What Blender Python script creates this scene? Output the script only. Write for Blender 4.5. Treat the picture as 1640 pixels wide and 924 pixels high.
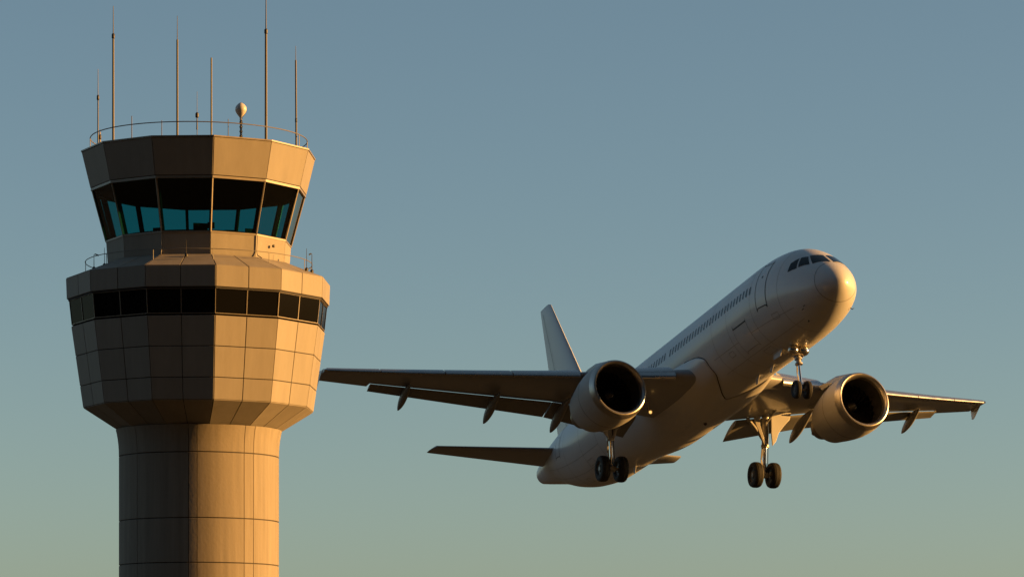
import bpy, math, random
from mathutils import Vector, Matrix
random.seed(7)
for o in list(bpy.data.objects): bpy.data.objects.remove(o)
S = bpy.context.scene
COL = S.collection
R = math.radians
sin, cos, pi = math.sin, math.cos, math.pi

# ------------------------------------------------------------------ camera
F_PX, CZ = 5500.0, 1.7                 # focal length in photo pixels, eye height
YH = 462 + F_PX * math.tan(R(7.3))     # horizon row (below the frame)
cam = bpy.data.cameras.new('camera'); co = bpy.data.objects.new('camera', cam); COL.objects.link(co)
co.location = (0, 0, CZ); co.rotation_euler = (R(90), 0, 0)
cam.sensor_width = 36; cam.lens = 36 * F_PX / 1640; cam.shift_y = (YH - 462) / 1640
cam.clip_start = 0.5; cam.clip_end = 60000
S.camera = co
S.render.resolution_x = 1024; S.render.resolution_y = 576

# ------------------------------------------------------------------ sky + sun
SUN_EL, SUN_AZ = R(10.3), R(91.2)         # azimuth from +Y towards +X
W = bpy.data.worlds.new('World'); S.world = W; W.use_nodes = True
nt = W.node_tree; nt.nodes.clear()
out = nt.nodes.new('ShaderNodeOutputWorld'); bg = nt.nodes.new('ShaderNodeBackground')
sky = nt.nodes.new('ShaderNodeTexSky'); sky.sky_type = 'NISHITA'; sky.sun_disc = False
sky.sun_elevation = SUN_EL; sky.sun_rotation = SUN_AZ
sky.air_density = 0.78; sky.dust_density = 0.9; sky.ozone_density = 1.2
# unseen sky dimming added behind the camera to deepen shade on tower and aircraft
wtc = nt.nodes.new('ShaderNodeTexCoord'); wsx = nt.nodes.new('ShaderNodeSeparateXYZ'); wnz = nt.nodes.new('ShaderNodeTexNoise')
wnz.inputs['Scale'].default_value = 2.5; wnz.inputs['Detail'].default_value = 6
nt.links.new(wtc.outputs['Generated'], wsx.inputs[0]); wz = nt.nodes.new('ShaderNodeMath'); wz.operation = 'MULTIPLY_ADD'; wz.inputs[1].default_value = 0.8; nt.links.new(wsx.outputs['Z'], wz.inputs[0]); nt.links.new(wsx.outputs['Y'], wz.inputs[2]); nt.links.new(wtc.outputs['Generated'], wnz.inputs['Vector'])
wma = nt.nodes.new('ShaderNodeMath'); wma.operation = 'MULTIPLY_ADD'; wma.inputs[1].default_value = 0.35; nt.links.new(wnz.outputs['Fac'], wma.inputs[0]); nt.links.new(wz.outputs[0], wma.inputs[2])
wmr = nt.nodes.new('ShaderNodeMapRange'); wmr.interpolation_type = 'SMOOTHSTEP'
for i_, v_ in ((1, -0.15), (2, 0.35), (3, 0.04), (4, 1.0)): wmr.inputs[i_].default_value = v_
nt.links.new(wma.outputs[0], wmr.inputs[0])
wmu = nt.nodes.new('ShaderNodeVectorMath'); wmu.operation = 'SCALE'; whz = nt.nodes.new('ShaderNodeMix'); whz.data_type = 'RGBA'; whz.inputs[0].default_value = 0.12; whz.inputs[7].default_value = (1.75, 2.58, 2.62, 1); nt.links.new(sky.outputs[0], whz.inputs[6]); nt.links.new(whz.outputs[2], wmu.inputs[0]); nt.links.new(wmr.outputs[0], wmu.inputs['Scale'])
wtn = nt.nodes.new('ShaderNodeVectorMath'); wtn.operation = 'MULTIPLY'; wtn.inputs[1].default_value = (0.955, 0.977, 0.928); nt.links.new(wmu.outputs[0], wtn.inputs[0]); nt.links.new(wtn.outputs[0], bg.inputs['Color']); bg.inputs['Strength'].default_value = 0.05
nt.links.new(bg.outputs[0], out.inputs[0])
sl = bpy.data.lights.new('sun', 'SUN'); sl.energy = 4.8; sl.angle = R(0.5); sl.color = (1.0, 0.49, 0.118)
so = bpy.data.objects.new('sun', sl); COL.objects.link(so)
sdir = Vector((sin(SUN_AZ) * cos(SUN_EL), cos(SUN_AZ) * cos(SUN_EL), sin(SUN_EL)))
so.rotation_euler = sdir.to_track_quat('Z', 'Y').to_euler(); so.location = sdir * 300
S.view_settings.view_transform = 'Standard'; S.view_settings.look = 'None'
S.view_settings.exposure = 1.22; S.view_settings.gamma = 1

# ------------------------------------------------------------------ materials
def mat(name, color, rough=0.6, metal=0.0, coat=0.0, noise=0.0, nscale=2.0, stretch=(1, 1, 1), island=0.0, bump=0.0, bscale=20, emit=None, spec=0.5):
    m = bpy.data.materials.new(name); m.use_nodes = True
    n, l = m.node_tree.nodes, m.node_tree.links
    b = n['Principled BSDF']
    b.inputs['Base Color'].default_value = (*color, 1); b.inputs['Roughness'].default_value = rough
    b.inputs['Metallic'].default_value = metal; b.inputs['Coat Weight'].default_value = coat
    b.inputs['Coat Roughness'].default_value = 0.08; b.inputs['Specular IOR Level'].default_value = spec
    src = None
    if noise or island:
        src = n.new('ShaderNodeRGB'); src.outputs[0].default_value = (*color, 1); src = src.outputs[0]
        tc = n.new('ShaderNodeTexCoord')
        if noise:
            mp = n.new('ShaderNodeMapping'); mp.inputs['Scale'].default_value = stretch
            l.new(tc.outputs['Object'], mp.inputs[0])
            nz = n.new('ShaderNodeTexNoise'); nz.inputs['Scale'].default_value = nscale; nz.inputs['Detail'].default_value = 8
            nz.inputs['Roughness'].default_value = 0.65
            l.new(mp.outputs[0], nz.inputs['Vector'])
            mr = n.new('ShaderNodeMapRange'); mr.inputs[1].default_value = 0.25; mr.inputs[2].default_value = 0.75
            mr.inputs[3].default_value = 1 - noise; mr.inputs[4].default_value = 1 + noise
            l.new(nz.outputs['Fac'], mr.inputs[0])
            mm = n.new('ShaderNodeVectorMath'); mm.operation = 'SCALE'; l.new(src, mm.inputs[0]); l.new(mr.outputs[0], mm.inputs['Scale']); src = mm.outputs[0]
            mr2 = n.new('ShaderNodeMapRange'); mr2.inputs[3].default_value = max(rough - .12, .03); mr2.inputs[4].default_value = min(rough + .12, 1)
            l.new(nz.outputs['Fac'], mr2.inputs[0]); l.new(mr2.outputs[0], b.inputs['Roughness'])
        if island:
            g = n.new('ShaderNodeNewGeometry'); mr = n.new('ShaderNodeMapRange')
            mr.inputs[3].default_value = 1 - island; mr.inputs[4].default_value = 1 + island
            l.new(g.outputs['Random Per Island'], mr.inputs[0])
            mm = n.new('ShaderNodeVectorMath'); mm.operation = 'SCALE'; l.new(src, mm.inputs[0]); l.new(mr.outputs[0], mm.inputs['Scale']); src = mm.outputs[0]
        l.new(src, b.inputs['Base Color'])
    if bump:
        tc = n.new('ShaderNodeTexCoord'); nz = n.new('ShaderNodeTexNoise'); nz.inputs['Scale'].default_value = bscale; nz.inputs['Detail'].default_value = 6
        l.new(tc.outputs['Object'], nz.inputs['Vector'])
        bp = n.new('ShaderNodeBump'); bp.inputs['Strength'].default_value = bump; bp.inputs['Distance'].default_value = 0.02
        l.new(nz.outputs['Fac'], bp.inputs['Height']); l.new(bp.outputs[0], b.inputs['Normal'])
    if emit:
        b.inputs['Emission Color'].default_value = (*emit[0], 1); b.inputs['Emission Strength'].default_value = emit[1]
    return m

def glass_mat(name, tint, refl_rough=0.02):
    m = bpy.data.materials.new(name); m.use_nodes = True
    n, l = m.node_tree.nodes, m.node_tree.links
    n.clear()
    o = n.new('ShaderNodeOutputMaterial'); tr = n.new('ShaderNodeBsdfTransparent'); tr.inputs[0].default_value = (*tint, 1)
    gl = n.new('ShaderNodeBsdfGlossy'); gl.inputs['Roughness'].default_value = refl_rough
    lw = n.new('ShaderNodeLayerWeight'); lw.inputs[0].default_value = .5; pw = n.new('ShaderNodeMath'); pw.operation = 'POWER'; pw.inputs[1].default_value = 5; l.new(lw.outputs['Facing'], pw.inputs[0]); fr = n.new('ShaderNodeMath'); fr.operation = 'MULTIPLY_ADD'; fr.inputs[1].default_value = .9; fr.inputs[2].default_value = .035; l.new(pw.outputs[0], fr.inputs[0])
    mx = n.new('ShaderNodeMixShader'); l.new(fr.outputs[0], mx.inputs[0]); l.new(tr.outputs[0], mx.inputs[1]); l.new(gl.outputs[0], mx.inputs[2])
    l.new(mx.outputs[0], o.inputs[0])
    return m

M = {
 'panel': mat('cladding_panel', (.28, .25, .21), .62, noise=.11, nscale=1.5, stretch=(1.6, 1.6, .22), island=.06, bump=.08, bscale=14, spec=.25),
 'joint': mat('panel_joint', (.035, .03, .027), .8),
 'trim': mat('metal_trim', (.27, .23, .18), .45, metal=.3, noise=.08, nscale=3),
 'shaft': mat('cast_concrete', (.27, .235, .19), .85, noise=.20, nscale=1.8, stretch=(2.4, 2.4, .10), bump=.25, bscale=9, spec=.2),
 'skirt': mat('stained_render', (.29, .26, .215), .7, noise=.14, nscale=1.8, stretch=(1, 1, .4), bump=.15, bscale=10, spec=.2),
 'roof': mat('roof_membrane', (.10, .10, .10), .9, noise=.2),
 'cabglass': glass_mat('tinted_cab_glass', (.12, .43, .45)),
 'darkglass': mat('dark_glass', (.006, .006, .006), .06, noise=.0, spec=.10),
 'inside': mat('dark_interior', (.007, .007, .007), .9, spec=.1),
 'galv': mat('galvanised_steel', (.22, .20, .17), .55, metal=.35, noise=.1, nscale=6),
 'mast': mat('weathered_mast', (.13, .115, .095), .6, metal=.2, noise=.15, nscale=6),
 'darksteel': mat('dark_steel', (.06, .055, .05), .5, metal=.4, noise=.15, nscale=8),
 'fibre': mat('fibreglass_whip', (.13, .12, .105), .5, noise=.1, nscale=4),
 'dome': mat('dome_shell', (.60, .57, .53), .32, coat=.2, noise=.05),
 'paint': mat('aircraft_paint', (.58, .575, .57), .38, coat=.3, noise=.05, nscale=1.0, stretch=(.5, 1, 1), bump=.012, bscale=2.0),
 'cowl': mat('cowl_paint', (.42, .41, .39), .52, noise=.07, nscale=1.5, stretch=(.4, 1, 1)),
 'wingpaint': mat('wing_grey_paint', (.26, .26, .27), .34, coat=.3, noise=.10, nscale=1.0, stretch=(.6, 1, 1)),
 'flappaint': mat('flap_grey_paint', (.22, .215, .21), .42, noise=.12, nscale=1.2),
 'alu': mat('polished_leading_edge', (.50, .49, .48), .28, metal=.85, noise=.08, nscale=2),
 'lip': mat('inlet_lip_metal', (.46, .43, .39), .36, metal=.9, noise=.08, nscale=4),
 'seam': mat('panel_seam', (.03, .03, .03), .6),
 'faint': mat('skin_joint', (.17, .165, .16), .5),
 'cockglass': mat('cockpit_glass', (.006, .007, .009), .05, spec=.22),
 'cabwin': mat('cabin_window_glass', (.008, .009, .011), .15, spec=.25),
 'fan': mat('fan_blade', (.022, .022, .022), .45, metal=.6),
 'duct': mat('inlet_duct', (.03, .03, .03), .6),
 'spin': mat('spinner', (.02, .02, .02), .45),
 'white': mat('spinner_mark', (.7, .68, .64), .5),
 'core': mat('exhaust_metal', (.20, .17, .14), .4, metal=.9, noise=.2, nscale=4),
 'tyre': mat('tyre_rubber', (.018, .017, .016), .75, noise=.2, nscale=6),
 'hub': mat('wheel_hub', (.10, .095, .085), .5, metal=.3),
 'strut': mat('gear_strut_paint', (.42, .40, .37), .35, coat=.3, noise=.15, nscale=5),
 'chrome': mat('chrome_oleo', (.75, .72, .68), .12, metal=1.0),
 'lampshell': mat('lamp_reflector', (.8, .72, .58), .30, metal=1.0),
 'lamp': mat('lit_landing_lamp', (.9, .8, .6), .2, emit=((1.0, .58, .17), .62)),
 'screen': mat('monitor_casing', (.012, .012, .013), .5),
}

M['darkglass'].node_tree.nodes['Principled BSDF'].inputs['IOR'].default_value = 1.16

# ------------------------------------------------------------------ mesh helpers
class MB:
    def __init__(s): s.v = []; s.f = []; s.mi = []; s.m = 0
    def add(s, vs, fs):
        b = len(s.v); s.v += [tuple(v) for v in vs]
        for f in fs: s.f.append([b + i for i in f]); s.mi.append(s.m)
    def loft(s, rings, closed=True, caps=(True, True)):
        n = len(rings[0]); vs = [p for r in rings for p in r]; fs = []
        for i in range(len(rings) - 1):
            for j in range(n if closed else n - 1):
                k = (j + 1) % n
                fs.append((i * n + j, i * n + k, (i + 1) * n + k, (i + 1) * n + j))
        if caps[0]: fs.append(tuple(range(n))[::-1])
        if caps[1]: fs.append(tuple((len(rings) - 1) * n + j for j in range(n)))
        s.add(vs, fs)
    def tube(s, pts, rad, n=10, caps=(True, True)):
        pts = [Vector(p) for p in pts]
        if not isinstance(rad, (list, tuple)): rad = [rad] * len(pts)
        rings = []; up = None
        for i, p in enumerate(pts):
            t = (pts[min(i + 1, len(pts) - 1)] - pts[max(i - 1, 0)]).normalized()
            if up is None: up = Vector((0, 0, 1)) if abs(t.z) < .9 else Vector((1, 0, 0))
            a = t.cross(up).normalized(); b = a.cross(t).normalized(); up = b
            rings.append([p + (a * cos(2 * pi * j / n) + b * sin(2 * pi * j / n)) * rad[i] for j in range(n)])
        s.loft(rings, caps=caps)
    def lathe(s, prof, origin=(0, 0, 0), axis=(0, 0, 1), n=24, caps=(True, True)):
        ax = Vector(axis).normalized(); o = Vector(origin)
        u = ax.cross(Vector((0, 0, 1)) if abs(ax.z) < .9 else Vector((0, 1, 0))).normalized(); w = ax.cross(u)
        s.loft([[o + ax * h + (u * cos(2 * pi * j / n) + w * sin(2 * pi * j / n)) * max(r, 1e-4) for j in range(n)] for r, h in prof], caps=caps)
    def box(s, c, size, mtx=None):
        c = Vector(c); hx, hy, hz = [d / 2 for d in size]
        vs = [Vector((x, y, z)) for x in (-hx, hx) for y in (-hy, hy) for z in (-hz, hz)]
        if mtx: vs = [mtx @ v for v in vs]
        s.add([c + v for v in vs], [(0, 1, 3, 2), (4, 6, 7, 5), (0, 4, 5, 1), (2, 3, 7, 6), (0, 2, 6, 4), (1, 5, 7, 3)])
    def slab(s, poly, nrm, th):
        """closed polygon (3D) thickened along nrm"""
        n = len(poly); d = Vector(nrm).normalized() * th
        vs = [Vector(p) for p in poly] + [Vector(p) - d for p in poly]
        fs = [tuple(range(n)), tuple(range(2 * n - 1, n - 1, -1))]
        for i in range(n): j = (i + 1) % n; fs.append((i, n + i, n + j, j))
        s.add(vs, fs)
    def build(s, name, mats, parent=None, smooth=True, ang=35):
        import bmesh
        me = bpy.data.meshes.new(name); me.from_pydata(s.v, [], s.f)
        if not isinstance(mats, (list, tuple)): mats = [mats]
        for m in mats: me.materials.append(m)
        me.polygons.foreach_set('material_index', s.mi)
        bm = bmesh.new(); bm.from_mesh(me); bmesh.ops.recalc_face_normals(bm, faces=bm.faces); bm.to_mesh(me); bm.free()
        if smooth:
            me.polygons.foreach_set('use_smooth', [True] * len(me.polygons)); me.set_sharp_from_angle(angle=R(ang))
        me.update()
        o = bpy.data.objects.new(name, me); COL.objects.link(o)
        if parent: o.parent = parent
        return o
def tag(o, label=None, cat=None, group=None, kind=None):
    for k, v in (('label', label), ('category', cat), ('group', group), ('kind', kind)):
        if v: o[k] = v
    return o
def empty(name, mtx=None, parent=None):
    o = bpy.data.objects.new(name, None); COL.objects.link(o); o.empty_display_size = .5
    if mtx is not None: o.matrix_world = mtx
    if parent: o.parent = parent
    return o
def bevel(o, w=.01, seg=2):
    m = o.modifiers.new('bevel', 'BEVEL'); m.width = w; m.segments = seg; m.limit_method = 'ANGLE'; m.angle_limit = R(40); return o

# ------------------------------------------------------------------ ground
def ground_mat():
    m = bpy.data.materials.new('airfield_ground'); m.use_nodes = True
    n, l = m.node_tree.nodes, m.node_tree.links; b = n['Principled BSDF']; b.inputs['Roughness'].default_value = .95; b.inputs['Specular IOR Level'].default_value = .1
    tc = n.new('ShaderNodeTexCoord'); nz = n.new('ShaderNodeTexNoise'); nz.inputs['Scale'].default_value = .02; nz.inputs['Detail'].default_value = 12
    l.new(tc.outputs['Object'], nz.inputs['Vector'])
    cr = n.new('ShaderNodeValToRGB'); cr.color_ramp.elements[0].color = (.022, .023, .017, 1); cr.color_ramp.elements[1].color = (.062, .055, .040, 1)
    cr.color_ramp.elements[0].position = .35; cr.color_ramp.elements[1].position = .65
    l.new(nz.outputs['Fac'], cr.inputs[0]); l.new(cr.outputs[0], b.inputs['Base Color'])
    return m
g = MB(); GN = 40; GS = 12000
g.add([(GS * (2 * i / GN - 1), GS * (2 * j / GN - 1), 0) for j in range(GN + 1) for i in range(GN + 1)],
      [(j * (GN + 1) + i, j * (GN + 1) + i + 1, (j + 1) * (GN + 1) + i + 1, (j + 1) * (GN + 1) + i) for j in range(GN) for i in range(GN)])
tag(g.build('ground', ground_mat()), kind='structure')

# ------------------------------------------------------------------ control tower
TD = 120.0                                   # distance to the tower axis
K = TD / F_PX                                # metres per photo pixel there
TX = (318.8 - 820) * K
def zrow(y, w=0.0): return CZ + (YH - y) / F_PX * (TD - w)
fr = Vector((-TX, -TD, 0)).normalized()      # tower -> camera
rt = Vector((-fr.y, fr.x, 0))                # to the photo's right
TM = Matrix(((rt.x, -fr.x, 0, TX), (rt.y, -fr.y, 0, TD), (0, 0, 1, 0), (0, 0, 0, 1)))   # local: +x right, -y towards the camera
tower = empty('control_tower', TM)
tag(tower, 'tall round concrete airport control tower with glazed twelve-sided cab', 'control tower')
V0 = 7.0                                     # first facet corner, degrees right of the camera direction
def tp(a, r, z):                             # a degrees from the camera direction to the right
    return Vector((r * sin(R(a)), -r * cos(R(a)), z))
def corner(k, r, z): return tp(V0 + 30 * k, r, z)
def ring12(r, z): return [corner(k, r, z) for k in range(12)]

def panels(mb, r0, z0, r1, z1, split=2, rows=(0, 1), gap=.026, th=.05, edge_gap=.018):
    """facet panels between ring (r0,z0) above and (r1,z1) below"""
    for k in range(12):
        A, B = corner(k, r0, z0), corner(k + 1, r0, z0); C, D = corner(k + 1, r1, z1), corner(k, r1, z1)
        nrm = (B - A).cross(D - A).normalized()
        if nrm.dot(Vector(((A + C).x, (A + C).y, 0))) < 0 and abs(nrm.z) < .95: nrm = -nrm
        for j in range(split):
            for i in range(len(rows) - 1):
                def P(u, v): return A.lerp(B, u).lerp(D.lerp(C, u), v)
                u0, u1, v0, v1 = j / split, (j + 1) / split, rows[i], rows[i + 1]
                W_ = (B - A).length; H_ = (D - A).length
                gu, gv = gap / W_ / 2, gap / H_ / 2
                q = [P(u0 + gu, v0 + gv), P(u1 - gu, v0 + gv), P(u1 - gu, v1 - gv), P(u0 + gu, v1 - gv)]
                # chamfered slab
                c = sum(q, Vector()) / 4; ch = .006
                qi = [p + (c - p).normalized() * ch * 1.6 for p in q]
                vs = qi + [p - nrm * ch for p in q] + [p - nrm * th for p in q]
                mb.add(vs, [(0, 1, 2, 3), (0, 4, 5, 1), (1, 5, 6, 2), (2, 6, 7, 3), (3, 7, 4, 0), (4, 8, 9, 5), (5, 9, 10, 6), (6, 10, 11, 7), (7, 11, 8, 4)])
def backing(mb, prof, inset=.035):
    mb.loft([ring12(r - inset, z) for r, z in prof], caps=(False, False))
k_ = lambda px: px * K

# rings read off the photograph (radius, height)
FT = (k_(187.5), zrow(250.5)); FB = (k_(173.5), zrow(307.5)); GT = (k_(171), zrow(309.5)); GB = (k_(148.5), zrow(392))
SB = (k_(146), zrow(428)); DI = (k_(148.5), zrow(426.5)); DO = (k_(212.3), zrow(451.5)); DB = (k_(211), zrow(485))
WT = (k_(207.5), zrow(487)); WB = (k_(203.3), zrow(525.5)); LT = (k_(203.8), zrow(528)); LB = (k_(185), zrow(656.5))
SI = (k_(132), zrow(690))

b = MB(); panels(b, *FT, *FB, split=1, th=.06)
b.m = 1; backing(b, [(FT[0], FT[1] - .005), FB])
fa = b.build('roof_fascia', [M['panel'], M['joint']], tower, ang=20)
b = MB()    # coping and drip strip
def band(mb, r, z, h, d):   # square section ring following the facets
    rings = [ring12(r, z), ring12(r, z + h), ring12(r - d, z + h), ring12(r - d, z)]
    mb.loft(rings + [rings[0]], caps=(False, False))
band(b, FT[0] + .02, FT[1] + .004, .05, .22)
b.build('roof_coping', M['trim'], tower, ang=20)
b = MB(); band(b, FB[0] - .012, FB[1] - .09, .082, .12); b.build('drip_trim', M['trim'], tower, ang=20)
b = MB(); b.loft([ring12(FT[0] - .2, FT[1] - .16), ring12(FT[0] - .2, FT[1] - .10)]); b.build('roof_slab', M['roof'], tower, ang=20)
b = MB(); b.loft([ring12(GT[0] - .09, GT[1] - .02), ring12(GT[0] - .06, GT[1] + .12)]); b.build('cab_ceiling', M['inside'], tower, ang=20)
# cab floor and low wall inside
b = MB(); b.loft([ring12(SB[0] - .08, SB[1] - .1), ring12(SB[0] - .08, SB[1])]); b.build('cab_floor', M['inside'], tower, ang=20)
# base wall under the glass
b = MB()
for k in range(12):
    A, B = corner(k, *GB), corner(k + 1, *GB); C, D = corner(k + 1, *SB), corner(k, *SB)
    nrm = tp(V0 + 30 * k + 15, 1, 0)
    g_ = (B - A).normalized() * .008
    b.slab([A + g_, B - g_, C - g_, D + g_], nrm, .07)
b.m = 1; b.loft([ring12(GB[0] - .025, GB[1] - .03), ring12(SB[0] - .03, SB[1])], caps=(False, False))
b.build('cab_base_wall', [M['skirt'], M['joint']], tower, ang=20)
# cab windows, one per facet, with panes; mullions at the corners
for k in range(12):
    A, B = corner(k, *GT), corner(k + 1, *GT); C, D = corner(k + 1, *GB), corner(k, *GB)
    nrm = (D - A).cross(B - A).normalized()
    if nrm.dot(tp(V0 + 30 * k + 15, 1, 0)) < 0: nrm = -nrm
    fb = MB(); c = (A + B + C + D) / 4
    def inn(p, d): return p + (c - p).normalized() * d
    q0 = [A, B, C, D]; t_ = .05
    e1, e2 = (B - A).normalized(), (D - A).normalized()
    qi = [A + e1 * .045 + e2 * t_, B - e1 * .045 + e2 * t_, C - e1 * .045 - e2 * t_, D + e1 * .045 - e2 * t_]
    q0 = [A + e1 * .02, B - e1 * .02, C - e1 * .02, D + e1 * .02]
    for i in range(4):
        j = (i + 1) % 4
        fb.slab([q0[i], q0[j], qi[j], qi[i]], nrm, .05)
    fo = fb.build('window', M['darksteel'], tower, ang=20)
    pb = MB(); off = nrm * .022
    pb.add([p - off for p in qi], [(0, 1, 2, 3)])
    pb.build('pane', M['cabglass'], fo, smooth=False)
for k in range(12):
    A, D = corner(k, GT[0] + .012, GT[1]), corner(k, GB[0] + .012, GB[1])
    m = MB(); t = tp(V0 + 30 * k + 90, 1, 0); o_ = tp(V0 + 30 * k, 1, 0)
    w = .028
    m.loft([[P + t * w, P + o_ * .018, P - t * w, P - t * w - o_ * .03, P + t * w - o_ * .03] for P in (A, D)])
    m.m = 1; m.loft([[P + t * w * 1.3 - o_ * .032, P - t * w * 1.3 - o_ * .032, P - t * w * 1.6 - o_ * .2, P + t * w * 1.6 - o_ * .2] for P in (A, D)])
    m.build('mullion', [M['trim'], M['inside']], tower, ang=20)
# sill strip
b = MB(); band(b, GB[0] + .022, GB[1] - .02, .05, .12); b.build('window_sill', M['trim'], tower, ang=20)

# deck roof, upper band
b = MB(); panels(b, *DI, *DO, split=2, th=.05)
b.m = 1; backing(b, [DI, DO]); b.build('deck_roof', [M['panel'], M['joint']], tower, ang=20)
b = MB(); panels(b, DO[0], DO[1] - .006, *DB, split=2, th=.05)
b.m = 1; backing(b, [DO, DB]); b.build('upper_cladding', [M['panel'], M['joint']], tower, ang=20)
# window band
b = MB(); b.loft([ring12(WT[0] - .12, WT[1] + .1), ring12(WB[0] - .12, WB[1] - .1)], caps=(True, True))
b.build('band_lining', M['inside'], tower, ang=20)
b = MB(); band(b, DB[0] - .05, DB[1] - .055, .05, .16); b.build('band_head', M['joint'], tower, ang=20)
for k in range(12):
    A, B = corner(k, *WT), corner(k + 1, *WT); C, D = corner(k + 1, *WB), corner(k, *WB)
    nrm = tp(V0 + 30 * k + 15, 1, -.1).normalized()
    for j in range(2):
        a, b_, c, d = [A.lerp(B, j / 2), A.lerp(B, (j + 1) / 2), D.lerp(C, (j + 1) / 2), D.lerp(C, j / 2)]
        e1, e2 = (b_ - a).normalized(), (d - a).normalized()
        a, b_, c, d = a + e1 * .003, b_ - e1 * .003, c - e1 * .003, d + e1 * .003
        t1, t2 = .012, .022
        qi = [a + e1 * t1 + e2 * t2, b_ - e1 * t1 + e2 * t2, c - e1 * t1 - e2 * t2, d + e1 * t1 - e2 * t2]
        q0 = [a, b_, c, d]; fb = MB()
        for i in range(4):
            i2 = (i + 1) % 4; fb.slab([q0[i], q0[i2], qi[i2], qi[i]], nrm, .05)
        fo = fb.build('ribbon_window', M['trim'], tower, ang=20)
        pb = MB(); pb.slab([p - nrm * .02 for p in qi], nrm, .012); pb.build('pane', M['darkglass'], fo, smooth=False)
# lower bowl
b = MB(); panels(b, *LT, *LB, split=2, rows=(0, .365, .735, 1), th=.05)
b.m = 1; backing(b, [LT, LB]); b.build('lower_cladding', [M['panel'], M['joint']], tower, ang=20)
b = MB(); b.loft([ring12(LT[0] - .12, LT[1] - .03), ring12(LT[0] - .006, LT[1] + .0)], caps=(False, False)); b.build('lower_ledge', M['trim'], tower, ang=20)
b = MB(); panels(b, LB[0], LB[1] - .006, *SI, split=2, th=.05)
b.m = 1; backing(b, [LB, (SI[0], SI[1])]); b.build('soffit', [M['panel'], M['joint']], tower, ang=20)
# shaft with pressed-in joints
def shaft():
    prof = [(132.5, 690), (131, 696), (129.6, 704), (128.4, 714), (127.8, 724), (127.6, 740), (127.6, 1300)]
    def rad(y):
        for (r0, y0), (r1, y1) in zip(prof, prof[1:]):
            if y <= y1: return r0 + (r1 - r0) * (y - y0) / (y1 - y0)
        return prof[-1][0]
    rows = [688] ; seams = [733, 836, 906]
    y = 906
    while zrow(y) > 2.2: y += 103 if len(seams) % 2 else 70; seams.append(y)
    hw = .55
    ys = sorted(set([690, 696, 704, 714, 722] + [s_ + d for s_ in seams for d in (-hw - .5, -hw, hw, hw + .5)] + [740 + 40 * i for i in range(13)]))
    zs = [(y_, zrow(y_)) for y_ in ys if zrow(y_) > 0.05] + [(1300, 0.0)]
    va = [-49.5, -7.4, -1.4, 33.6, 42.0]; va += [a + 84 * i for i in (1, 2) for a in (-7.4, -1.4, 33.6, 42.0)] + [-90, -130]
    gw = .14; angs = []
    for a in va: angs += [a - gw - .1, a - gw, a + gw, a + gw + .1]
    base = [i * 2.5 for i in range(144)]
    angs = sorted((a % 360) for a in angs); 
    angs += [a for a in base if all(min(abs(a - c), 360 - abs(a - c)) > .6 for c in angs)]; angs.sort()
    isg = lambda a: any(min(abs(a - v % 360), 360 - abs(a - v % 360)) <= gw + .02 for v in va)
    rings = []
    for y_, z in zs:
        gy = any(abs(y_ - s_) <= hw + .01 for s_ in seams)
        rings.append([tp(a, k_(rad(y_)) - (.03 if (gy or isg(a)) else 0), z) for a in angs])
    m = MB(); n = len(angs)
    vs = [p for r in rings for p in r]; m.add(vs, [])
    for i in range(len(rings) - 1):
        for j in range(n):
            q = (j + 1) % n
            gr = (isg(angs[j]) and isg(angs[q])) or (any(abs(zs[i][0] - s_) <= hw + .01 for s_ in seams) and any(abs(zs[i + 1][0] - s_) <= hw + .01 for s_ in seams))
            m.f.append([i * n + j, i * n + q, (i + 1) * n + q, (i + 1) * n + j]); m.mi.append(1 if gr else 0)
    return m.build('shaft', [M['shaft'], M['joint']], tower, ang=30)
shaft()

# railings
def rail_ring(name, rpx, y, post_angles, post_h, arc, rad):
    m = MB(); z = zrow(y); r = k_(rpx)
    pts = [tp(arc[0] + (arc[1] - arc[0]) * i / 96, r, z) for i in range(97)]
    m.tube(pts, rad, 6)
    for a in post_angles:
        m.tube([tp(a, r, z), tp(a, r, z - post_h)], rad * .9, 6)
    return m.build(name, M['galv'], tower)
rail_ring('roof_railing', 173, 225.5, [88, -88, 66, -66, 128, -128, 180], .62, (0, 360), .018)
rail_ring('deck_railing', 181, 423, [V0 + 30 * i for i in range(12)], .42, (0, 360), .014)
# pipes down the base wall
for a in (-23.0, 37.5):
    b = MB(); b.tube([tp(a, GB[0] + .05, GB[1] - .02), tp(a, SB[0] + .06, SB[1] + .2), tp(a, SB[0] + .10, SB[1] + .08), tp(a + 1, SB[0] + .25, SB[1] - .02)], .018, 6)
    b.build('downpipe', M['galv'], tower)
b = MB(); b.lathe([(.05, 0), (.05, .06), (.035, .075)], tp(52, GB[0] - .03, zrow(396, 1.5)), tp(52, 1, 0), 12); b.build('wall_vent', M['darksteel'], tower)

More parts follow.
